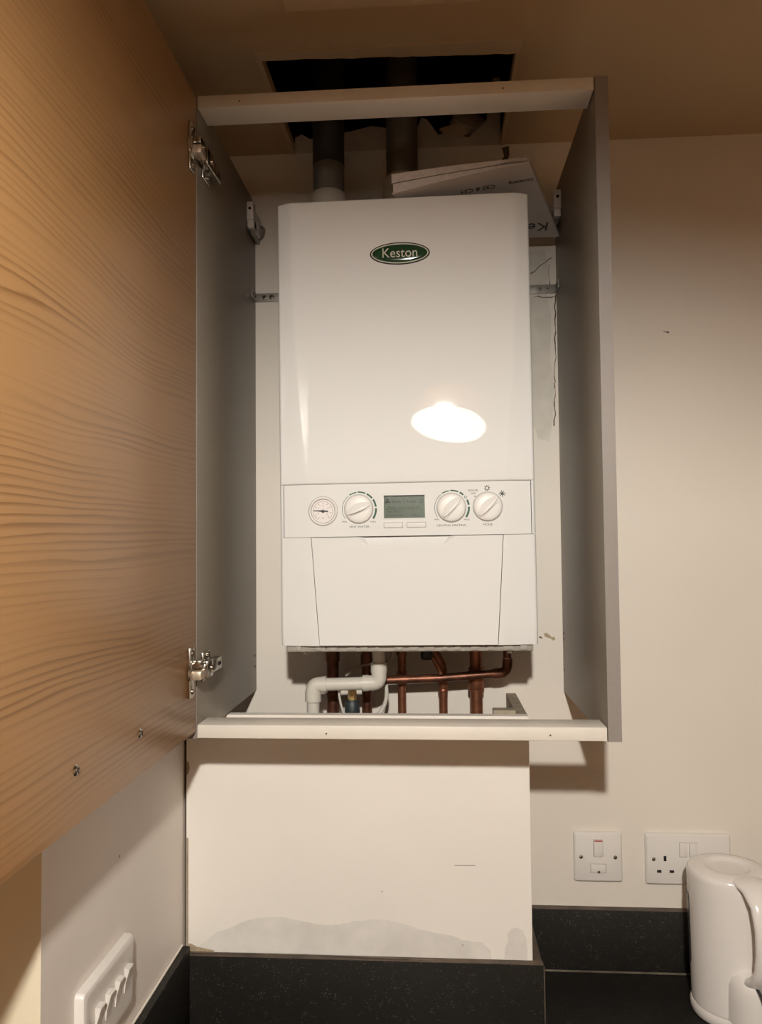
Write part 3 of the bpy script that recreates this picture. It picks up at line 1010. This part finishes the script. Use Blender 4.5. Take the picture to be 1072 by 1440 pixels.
# ================================================================== BOXED-IN PIPE PANEL BELOW
BY = -0.200
box = thing('pipe_boxing', 'white boxed-in pipe panel under the cabinet with a grey stain along its foot', 'boxing', (0, 0, 0.928))
m = MB()
m.box((-0.3505, BY, 0.0005), (0.1955, BY+0.018, 1.4145-0.928), 0.0006)
def bdec(mi, pts, y=BY-0.0004):
    m.mi = mi
    m.poly([(x, y, z-0.928) for x, z in pts])
    m.mi = 0
def blob(x0, x1, zb, top, n=24):
    return [(x0, zb)]+[(x0+(x1-x0)*k/n, zb+top(k/n)+random.uniform(-0.001, 0.001)) for k in range(1, n)]+[(x1, zb)]
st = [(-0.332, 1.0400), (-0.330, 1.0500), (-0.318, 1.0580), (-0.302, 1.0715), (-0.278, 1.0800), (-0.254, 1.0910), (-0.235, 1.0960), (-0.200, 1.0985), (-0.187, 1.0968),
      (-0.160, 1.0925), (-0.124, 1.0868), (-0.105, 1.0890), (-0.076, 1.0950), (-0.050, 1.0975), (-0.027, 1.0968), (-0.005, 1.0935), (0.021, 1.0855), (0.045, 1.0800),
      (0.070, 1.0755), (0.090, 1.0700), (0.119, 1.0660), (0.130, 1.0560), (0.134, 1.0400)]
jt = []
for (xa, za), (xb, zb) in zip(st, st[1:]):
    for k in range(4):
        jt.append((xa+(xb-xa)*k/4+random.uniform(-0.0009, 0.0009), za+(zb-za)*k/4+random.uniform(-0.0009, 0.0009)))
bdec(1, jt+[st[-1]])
bdec(1, [(0.152, 1.040), (0.153, 1.058), (0.158, 1.070), (0.157, 1.080), (0.163, 1.088), (0.172, 1.091), (0.181, 1.087), (0.186, 1.075), (0.188, 1.058), (0.187, 1.040)])
bdec(2, [(-0.3495, 1.0400), (-0.3495, 1.0540), (-0.3420, 1.0535), (-0.3330, 1.0490), (-0.3180, 1.0465), (-0.3050, 1.0440), (-0.3050, 1.0400)], BY-0.00055)
bdec(3, [(0.077, 1.1842), (0.088, 1.1838), (0.109, 1.1845), (0.109, 1.1836), (0.088, 1.1830), (0.077, 1.1833)])
bdec(4, [(-0.3500, 1.046), (-0.3468, 1.046), (-0.3468, 1.218), (-0.3500, 1.220)])
bdec(2, [(-0.3500, 1.318), (-0.3465, 1.322), (-0.3450, 1.330), (-0.3462, 1.338), (-0.3500, 1.341)])
for x, z in ((-0.037, 1.141), (0.088, 1.062)):
    bdec(3, [(x+0.0010*math.cos(a*PI/3), z+0.0010*math.sin(a*PI/3)) for a in range(6)])
m.build('front_panel', ['box', 'stain', 'chip', 'mark', 'raw_edge'], box, fixn=False)
m = MB()
m.box((0.1780, BY+0.0185, 0.0005), (0.1955, -0.0005, 1.4135-0.928), 0.0006)
m.build('side_panel', 'raw_edge', box, label='grey-brown side panel edge')
m = MB()
m.box((0.142, BY+0.0185, 1.392-0.928), (0.1775, BY+0.040, 1.4200-0.928), 0.001)
m.build('batten', 'raw_edge', box, label='short wooden batten')
m = MB()
m.box((-0.3543, BY+0.006, 0.0005), (-0.3512, BY+0.010, 1.4145-0.928))  # dark strip standing in for the shade in the gap beside the left wall
m.build('gap_shade', 'mark', box)

# ================================================================== PIPES UNDER THE BOILER
gp = 'copper pipes under the boiler'
ZTOP, ZLOW = 1.5215, 1.15
def vpipe(label, x, r, joints, mats='copper', y=-0.045, bend=None, z1=ZTOP):
    t = thing('copper_pipe', label, 'pipe', (x, y, ZLOW), group=gp)
    m = MB()
    pts = bend if bend else [(0, 0, 0), (0, 0, z1-ZLOW)]
    m.tube(pts, r, 18, 0.012)
    m.build('pipe', mats, t, smooth=40)
    for z0, z1_, dr in joints:
        m = MB()
        m.lathe([(r, 0), (r+dr, 0.0), (r+dr, 0.003), (r+dr*0.7, 0.004), (r+dr, 0.006), (r+dr, z1_-z0-0.006), (r+dr*0.7, z1_-z0-0.004), (r+dr, z1_-z0-0.003), (r+dr, z1_-z0), (r, z1_-z0)], 20, T(0, 0, z0-ZLOW))
        m.build('coupling', mats, t, smooth=40, label='pipe coupling')
    return t
vpipe('dark copper pipe furthest left, behind the white waste pipe', -0.1332, 0.0110, [(1.478, 1.500, 0.0018), (1.418, 1.438, 0.0025)], 'copper_shaded')
vpipe('dark copper pipe behind the white elbow, second from the left', -0.0720, 0.0090, [(1.470, 1.490, 0.0014)], 'copper_shaded')
vpipe('thin copper pipe just right of the white waste elbow', -0.0092, 0.0075, [(1.437, 1.459, 0.0017), (1.488, 1.510, 0.0017)])
vpipe('thin copper pipe with a slanted top under the black cap', 0.0640, 0.0075, [(1.425, 1.456, 0.0014)], bend=[(0, 0, 0), (0, 0, 1.468-ZLOW), (-0.022, 0, 1.508-ZLOW), (-0.022, 0, ZTOP-ZLOW)])
vpipe('thick copper pipe on the right with a wide coupling', 0.1223, 0.0110, [(1.425, 1.466, 0.0030), (1.492, 1.514, -0.0008)])
t = thing('copper_pipe', 'long copper pipe crossing sideways in front of the others to an elbow at right', 'pipe', (-0.036, -0.075, 1.4485), group=gp)
m = MB()
m.tube([(-0.012, 0.0, 0.0), (0.1, 0, 0.0045), (0.2100, 0, 0.0140), (0.2120, 0, ZTOP-1.4485)], 0.0072, 18, 0.016)
m.build('pipe', 'copper_shaded', t, smooth=40)
m = MB()
m.tube([(0.186, 0.0, 0.0118), (0.2100, 0, 0.0140), (0.2117, 0, 0.038)], 0.0088, 18, 0.017)
m.build('elbow', 'copper_shaded', t, smooth=40)
m = MB()
m.lathe([(0.0072, 0), (0.0092, 0), (0.0092, 0.0016), (0.0072, 0.0016)], 18, T(0.2118, 0, 0.038))
m.build('solder_ring', 'solder', t, smooth=40, label='bright solder ring')

# white waste pipe with two elbows
wp = thing('waste_pipe', 'white plastic waste pipe stepping down to the left under the boiler', 'pipe', (-0.15, -0.135, 1.15))
o = Vector((-0.15, -0.135, 1.15))
W = lambda x, z, y=-0.135: Vector((x, y, z))-o
m = MB()
m.tube([W(-0.0435, 1.521), W(-0.0435, 1.4635), ], 0.0108, 20)
m.build('upper_pipe', 'pvc', wp, smooth=40)
m = MB()
m.tube([W(-0.146, 1.4512), W(-0.05, 1.4545)], 0.0108, 20)
m.build('cross_pipe', 'pvc', wp, smooth=40)
m = MB()
m.tube([W(-0.1545, 1.15), W(-0.1545, 1.445)], 0.0108, 20)
m.build('lower_pipe', 'pvc', wp, smooth=40)
for path, cols in (([W(-0.0435, 1.487), W(-0.0435, 1.4545), W(-0.068, 1.4540)], [(W(-0.0435, 1.472), W(-0.0435, 1.4885)), (W(-0.061, 1.4541), W(-0.0705, 1.4538))]),
                   ([W(-0.132, 1.4517), W(-0.1545, 1.4512), W(-0.1545, 1.425)], [(W(-0.139, 1.4514), W(-0.1315, 1.4517)), (W(-0.1545, 1.440), W(-0.1545, 1.4235))])):
    m = MB()
    m.tube(path, 0.0128, 22, 0.017, 9)
    for a, b in cols:
        m.cyl(a, b, 0.0137, 22)
    m.build('elbow', 'pvc', wp, smooth=40)
# loose cables, valve and cap
gc = 'thin pale cables under the boiler'
m = MB()
m.tube([(-0.022, -0.115, 1.5215), (-0.0215, -0.115, 1.50), (-0.026, -0.105, 1.488), (-0.034, -0.095, 1.484), (-0.060, -0.090, 1.479), (-0.083, -0.090, 1.475), (-0.105, -0.085, 1.458)], 0.0021, 8, 0.015)
tag(m.build('cable', 'raw_edge', smooth=40), 'thin beige cable looping behind the white upright waste pipe', 'cable', gc)
m = MB()
m.tube([(-0.112, -0.120, 1.452), (-0.113, -0.120, 1.432), (-0.109, -0.120, 1.412), (-0.100, -0.118, 1.385), (-0.095, -0.116, 1.34)], 0.0020, 8, 0.012)
tag(m.build('cable', 'pvc', smooth=40), 'thin white cable hanging down beside the black valve', 'cable', gc)
m = MB()
m.tube([(-0.034, -0.100, 1.446), (-0.0325, -0.100, 1.425), (-0.040, -0.100, 1.402), (-0.058, -0.100, 1.385), (-0.064, -0.10, 1.35)], 0.0036, 10, 0.018)
tag(m.build('cable', 'pvc', smooth=40), 'thicker pale hose curling down right of the white elbow', 'cable', gc)
t = thing('isolating_valve', 'small dark valve with a brass neck between the left copper pipes', 'valve', (-0.094, -0.085, 1.39))
m = MB()
m.lathe([(0.0, 0), (0.0125, 0), (0.0135, 0.008), (0.0125, 0.022), (0.0095, 0.027), (0.0, 0.027)], 20, T(0, 0, 0))
m.build('body', 'rubber', t, smooth=40)
m = MB()
m.lathe([(0.0, 0.027), (0.0075, 0.027), (0.0075, 0.044), (0.0, 0.044)], 6, None)
m.build('neck', 'brass', t, smooth=30)
m = MB()
m.box((-0.003, -0.003, -0.24), (0.003, 0.003, 0.0))
m.build('tail', 'rubber', t)
t = thing('drain_cap', 'black ribbed cap screwed under the middle of the boiler', 'cap', (0.036, -0.100, 1.4885))
m = MB()
m.lathe([(0.0, 0.0), (0.0085, 0.0), (0.0100, 0.002), (0.0105, 0.010), (0.0105, 0.022), (0.0, 0.022)], 20, None)
m.build('cap', 'black', t, smooth=40)
m = MB()
m.tube([(0.009, 0.0, 0.004), (0.014, 0.002, -0.004), (0.020, 0.006, -0.016), (0.024, 0.008, -0.026)], 0.0038, 10)
m.build('spigot', 'copper', t, smooth=40)

# ================================================================== WORKTOP AND UPSTANDS
WZ = 0.928
m = MB()
m.box((XL+0.0005, -0.655, WZ-0.04), (XR-0.0005, -0.0005, WZ), 0.002)
tag(m.build('worktop', 'granite', smooth=40), 'black speckled worktop under the sockets and kettle', 'worktop')
gu = 'black upstands round the worktop'
def upstand(label, lo, hi, edge, ragged=False):
    t = thing('upstand', label, 'upstand', ((lo[0]+hi[0])/2, (lo[1]+hi[1])/2, WZ+0.0003), group=gu)
    c = Vector(((lo[0]+hi[0])/2, (lo[1]+hi[1])/2, WZ+0.0003))
    h = hi[2]-WZ
    mm = MB()
    mm.box((lo[0]-c.x, lo[1]-c.y, 0), (hi[0]-c.x, hi[1]-c.y, h-0.0012), 0.0006)
    mm.build('board', 'granite', t, smooth=40)
    mm = MB()
    mm.box((lo[0]-c.x, lo[1]-c.y, h-0.0012), (hi[0]-c.x, hi[1]-c.y, h), 0.0003)
    mm.build('top_edge', edge, t, label='worn brown top edge')
    return t, c
t, c = upstand('black upstand along the back wall beneath the two socket plates', (0.2110, -0.0135, WZ), (XR-0.001, -0.0005, 1.0365), 'granite_edge')
m = MB()
m.box((0.2110-c.x, -0.0165-c.y, 0), (XR-0.001-c.x, -0.0137-c.y, 0.0035), 0.001)
m.build('sealant', 'sealant', t, label='pale sealant line')
t, c = upstand('black speckled upstand fixed across the front of the white boxing', (-0.3543, -0.2125, WZ), (0.2105, BY-0.0006, 1.0415), 'granite_edge')
m = MB()                                       # the lifted lip along its top
pts = []
for k in range(25):
    f = k/24
    x = -0.339+0.548*f
    pts.append((x-c.x, -0.0005, 1.0425-WZ+0.0022*math.sin(PI*f*1.15+0.2)-0.003*f))
m.tube(pts, 0.0011, 6)
pts = [(p[0], -0.0035, p[2]-0.0025+0.0010*math.sin(5*i/24)) for i, p in enumerate(pts)]
m.tube(pts, 0.0007, 6)
m.build('lifting_strip', 'granite_edge', t, smooth=40, label='lifting brown edge strip')
m = MB()
m.box((0.2106-c.x, -0.2128-c.y, 0.001), (0.2124-c.x, -0.2112-c.y, 0.111), 0.0004)
m.build('corner_bead', 'granite_edge', t, label='worn brown corner bead')
upstand('short black return upstand on the right side of the white boxing', (0.1962, -0.1990, WZ), (0.2102, -0.0140, 1.0365), 'granite_edge')
t, c = upstand('black upstand running along the left wall under the light switch', (XL+0.0005, -0.6545, WZ), (-0.3405, -0.2130, 1.0560), 'granite')
m = MB()
m.tube([(XL+0.0025-c.x, -0.6545-c.y, 1.0570-WZ), (XL+0.0025-c.x, -0.214-c.y, 1.0570-WZ)], 0.0018, 8)
m.build('sealant', 'wall', t, smooth=40, label='cream sealant bead')

# ================================================================== SOCKET PLATES
def plate_bm(w_, h_, d=0.008):
    m = MB()
    rows = []
    for q, zz in ((0.0, 0.0), (0.0, d*0.55), (0.0012, d*0.85), (0.0030, d), ):
        ww, hh, rr = w_/2-q, h_/2-q, 0.004
        row = []
        for cx, cy, a0 in ((ww-rr, hh-rr, 0), (-ww+rr, hh-rr, 90), (-ww+rr, -hh+rr, 180), (ww-rr, -hh+rr, 270)):
            for k in range(6):
                a = math.radians(a0+18*k)
                row.append(Vector((cx+rr*math.cos(a), cy+rr*math.sin(a), zz)))
        rows.append(row)
    m.grid(rows, True, True)
    return m
def plate_screw(m, x, y, z):
    m.mi = 1
    m.lathe([(0.0, 0.0012), (0.0022, 0.0011), (0.0034, 0.0002), (0.0036, -0.0002)], 14, T(x, y, z))
    m.mi = 2
    m.box((-0.0030, -0.0004, 0.0008), (0.0030, 0.0004, 0.0014), mtx=T(x, y, z) @ RZ(0.7))
# fused spur
t = thing('fused_spur', 'square white switched fuse plate on the back wall left of the socket', 'switch', (0.3358, -0.0003, 1.1257), (PI/2, 0, 0))
m = plate_bm(0.0850, 0.0865)
m.build('plate', 'switch_white', t, smooth=40)
for x in (-0.0300, 0.0300):
    m = MB()
    plate_screw(m, x, 0.0, 0.008)
    m.build('screw', ['switch_white', 'chrome', 'hole'], t, smooth=50)
m = MB()
m.box((-0.0092, 0.0005, 0.0), (0.0092, 0.0315, 0.0083), 0.0012)
m.mi = 1
rows = [[Vector((sx*0.0082, y, 0)) for sx in (-1, 1)] for y in (0.001, 0.031)]
m.mi = 2
m.box((-0.0080, 0.0012, 0.006), (0.0080, 0.0305, 0.0112), 0.0015)
m.mi = 3
m.box((-0.0070, 0.0282, 0.0105), (0.0070, 0.0304, 0.01145), 0.0004)
m.build('rocker', ['seam_line', 'seam_line', 'switch_white', 'red'], t, smooth=40, label='rocker switch with a red top mark')
m = MB()
m.box((-0.0142, -0.0280, 0.004), (0.0142, -0.0112, 0.00825), 0.0008)
m.mi = 1
m.box((-0.0134, -0.0272, 0.006), (0.0134, -0.0120, 0.0093), 0.0014)
m.mi = 2
m.lathe([(0.0, 0.0098), (0.0022, 0.0098), (0.0026, 0.0090)], 12, T(0.0003, -0.0255, 0))
m.build('fuse_holder', ['seam_line', 'switch_white', 'mark'], t, smooth=40)
# double socket
t = thing('double_socket', 'wide white double socket plate on the back wall behind the kettle', 'socket', (0.4925, -0.0003, 1.1240), (PI/2, 0, 0))
m = plate_bm(0.1478, 0.0885)
m.build('plate', 'switch_white', t, smooth=40)
for x in (-0.0600, 0.0600):
    m = MB()
    plate_screw(m, x, 0.0, 0.008)
    m.build('screw', ['switch_white', 'chrome', 'hole'], t, smooth=50)
for x in (-0.0085, 0.0085):
    m = MB()
    m.box((x-0.0073, 0.0045, 0.004), (x+0.0073, 0.0303, 0.00830), 0.0008)
    m.mi = 1
    m.box((x-0.0066, 0.0052, 0.006), (x+0.0066, 0.0296, 0.0108), 0.0014)
    m.build('rocker', ['seam_line', 'switch_white'], t, smooth=40)
for s_ in (-1, 1):
    m = MB()
    x = s_*0.0405
    m.box((x-0.0024, -0.0030, 0.0070), (x+0.0024, 0.0060, 0.00825))
    m.box((x-0.0143, -0.0232, 0.0070), (x-0.0068, -0.0185, 0.00825))
    m.box((x+0.0075, -0.0232, 0.0070), (x+0.0150, -0.0185, 0.00825))
    m.build('outlet_hole', 'hole', t, label='black pin slots')
# four-gang light switch on the left wall (plate faces +X)
t = thing('light_switch', 'white four-rocker light switch plate on the left wall above the worktop', 'switch', (XL+0.0003, -0.5095, 1.1415), (PI/2, 0, PI/2))
m = MB()
rows = []
for q, zz in ((0.0, 0.0), (0.0, 0.0070), (0.0015, 0.0105), (0.0045, 0.0118), (0.009, 0.0120)):
    ww, hh, rr = 0.0735-q, 0.0445-q, 0.006
    row = []
    for cx, cy, a0 in ((ww-rr, hh-rr, 0), (-ww+rr, hh-rr, 90), (-ww+rr, -hh+rr, 180), (ww-rr, -hh+rr, 270)):
        for k in range(6):
            a = math.radians(a0+18*k)
            row.append(Vector((cx+rr*math.cos(a), cy+rr*math.sin(a), zz)))
    rows.append(row)
m.grid(rows, True, True)
m.build('plate', 'switch_white', t, smooth=40)
for k, x in enumerate((0.0455, 0.0175, -0.0105, -0.0385)):
    m = MB()
    on = 1
    # wedge: the top stands proud, the foot sinks in
    side = [(-0.0150, 0.0115), (-0.0150, 0.0128), (-0.0030, 0.0140), (0.0135, 0.0188), (0.0150, 0.0180), (0.0150, 0.0115)]
    rows = [[Vector((x+dx, y, z)) for y, z in side] for dx in (-0.0068, -0.0062, 0.0062, 0.0068)]
    m.grid(rows, True, True)
    m.build('rocker', 'switch_white', t, smooth=30)
for x in (0.0620, -0.0620):
    m = MB()
    plate_screw(m, x, 0.004, 0.0120)
    m.build('screw', ['switch_white', 'chrome', 'hole'], t, smooth=50)

# ================================================================== KETTLE
KX, KY = 0.5215, -0.1180
hd = Vector((0.22, -0.975, 0)).normalized()                 # direction the handle points
ka = math.atan2(hd.y, hd.x)
ket = thing('kettle', 'white plastic jug kettle with a dark water gauge, on the worktop at the right', 'kettle', (KX, KY, WZ+0.0004), (0, 0, ka))
m = MB()
m.lathe([(0.0, 0.0), (0.0600, 0.0), (0.0625, 0.003), (0.0628, 0.013), (0.0610, 0.0165), (0.0, 0.0165)], 48, None)
m.build('power_base', 'kettle', ket, smooth=40)
m = MB()
body = [(0.0, 0.0172), (0.0575, 0.0172), (0.0598, 0.0185), (0.0605, 0.030), (0.0612, 0.08), (0.0622, 0.14), (0.0632, 0.200), (0.0636, 0.2185), (0.0630, 0.2230), (0.0608, 0.2262)]
m.lathe(body, 56, None)
m.build('body', 'kettle', ket, smooth=40)
m = MB()
m.lathe([(0.0608, 0.2262), (0.0570, 0.2285), (0.0450, 0.2308), (0.0380, 0.2312), (0.0340, 0.2300), (0.0310, 0.2272), (0.0250, 0.2262), (0.0, 0.2262)], 48, Matrix.Diagonal((1, 1, 1, 1)))
m.build('lid', 'kettle', ket, smooth=60)
m = MB()                                       # broad jug handle
hp = [(0.030, 0, 0.2235), (0.055, 0, 0.2260), (0.078, 0, 0.2230), (0.096, 0, 0.2060), (0.1035, 0, 0.175), (0.1035, 0, 0.140), (0.0985, 0, 0.112), (0.088, 0, 0.092), (0.070, 0, 0.082), (0.050, 0, 0.080)]
m.tube(hp, [0.024, 0.0265, 0.026, 0.0245, 0.0235, 0.023, 0.023, 0.0235, 0.024, 0.024], 18, rz=[0.005, 0.0075, 0.0095, 0.0105, 0.0105, 0.0105, 0.0105, 0.0105, 0.0105, 0.0105])
m.build('handle', 'kettle', ket, smooth=60)
m = MB()                                       # bulge below the handle that houses the switch
rows = []
for z, q in ((0.0175, 1.0), (0.05, 1.0), (0.072, 0.98), (0.086, 0.86), (0.093, 0.6), (0.096, 0.2)):
    row = []
    for k in range(25):
        a = -PI/2+PI*k/24
        row.append(Vector((0.046+0.046*q*math.cos(a), 0.036*q*math.sin(a), z)))
    for yy in (1, -1):
        row.append(Vector((0.028, 0.034*q*yy, z)))
    rows.append(row)
m.grid(rows, True, True)
m.build('switch_housing', 'kettle', ket, smooth=50)
m = MB()
m.box((0.060, -0.016, 0.0005), (0.0935, 0.016, 0.0165), 0.004)
m.lathe([(0.0, 0.0), (0.030, 0.0), (0.0315, 0.004), (0.031, 0.0155), (0.0, 0.0165)], 28, T(0.058, 0, 0))
m.build('base_tongue', 'kettle', ket, smooth=40)
m = MB()
m.tube([(0.084, 0, 0.084), (0.098, 0, 0.076), (0.108, 0, 0.066)], 0.0145, 16, rz=0.0065)
m.mi = 1
m.tube([(0.086, 0, 0.0885), (0.102, 0, 0.0795), (0.114, 0, 0.0670)], 0.0125, 16, rz=0.0050)
m.build('switch', ['kettle_dark', 'kettle_grey'], ket, smooth=50, label='grey switch paddle with a dark rim')
m = MB()                                       # water gauge window on the left flank
rows = []
ga = math.atan2(0.12, -0.99)-ka
for k in range(13):
    z = 0.070+0.120*k/12
    hw = 0.11*min(1, math.sqrt(max(0.0, 1-abs(2*k/12-1)**6)))+0.02
    r_ = 0.0608+0.0028*(z-0.02)/0.2+0.0009
    rows.append([Vector(((r_+dr)*math.cos(ga+a), (r_+dr)*math.sin(ga+a), z)) for a, dr in ((-hw, -0.0015), (-hw*0.9, 0), (0, 0.0006), (hw*0.9, 0), (hw, -0.0015))])
m.grid(rows)
m.build('water_gauge', 'kettle_dark', ket, smooth=50, label='dark water gauge strip')
m = MB()                                       # pouring lip opposite the handle
rows = []
for z, d, hw in ((0.130, 0.000, 0.004), (0.160, 0.004, 0.012), (0.190, 0.010, 0.016), (0.212, 0.014, 0.018)):
    rows.append([Vector((-0.055-(d+0.006)*math.cos(a), hw*math.sin(a)*1.2, z)) for a in [(-PI/2+PI*k/10) for k in range(11)]])
m.grid(rows)
m.build('spout', 'kettle', ket, smooth=60)

# ================================================================== PENDANT LAMP (behind the camera, seen as the bright mirror spot on the boiler)
lamp = thing('pendant_lamp', 'lit pendant lamp with a tilted white shade, seen mirrored in the boiler front', 'lamp', tuple(LAMP_POS))
LM = RY(math.radians(7)) @ RX(math.radians(18))
RR = 0.142
m = MB()
m.lathe([(RR, 0.0), (RR*0.96, 0.022), (0.100, 0.115), (0.065, 0.134), (0.0, 0.134)], 40, LM)
m.build('shade', 'shade', lamp, smooth=50)
m = MB()
t_ = bmesh.new()
bmesh.ops.create_icosphere(t_, subdivisions=2, radius=BULB_R, matrix=LM @ T(BULB_X, 0, BULB_UP))
m.merge(t_)
m.build('bulb', 'bulb', lamp, smooth=80)
m = MB()
m.lathe([(0.0, BULB_UP+BULB_R-0.001), (0.014, BULB_UP+BULB_R+0.001), (0.018, BULB_UP+BULB_R+0.02), (0.018, 0.145), (0.0, 0.145)], 20, LM @ T(BULB_X, 0, 0))
m.build('lamp_holder', 'white_plastic', lamp, smooth=40)
m = MB()
p0 = LM @ Vector((BULB_X, 0, 0.143))
m.tube([p0, p0+Vector((0, 0, 0.03)), Vector((p0.x, p0.y, ZC-LAMP_POS.z-0.0))], 0.003, 8)
m.build('cord', 'white_plastic', lamp, smooth=60)
m = MB()
m.lathe([(0.0, -0.028), (0.02, -0.026), (0.038, -0.012), (0.042, 0.0), (0.0, 0.0)], 24, T(p0.x, p0.y, ZC-LAMP_POS.z-0.0005))
m.build('ceiling_rose', 'white_plastic', lamp, smooth=40)
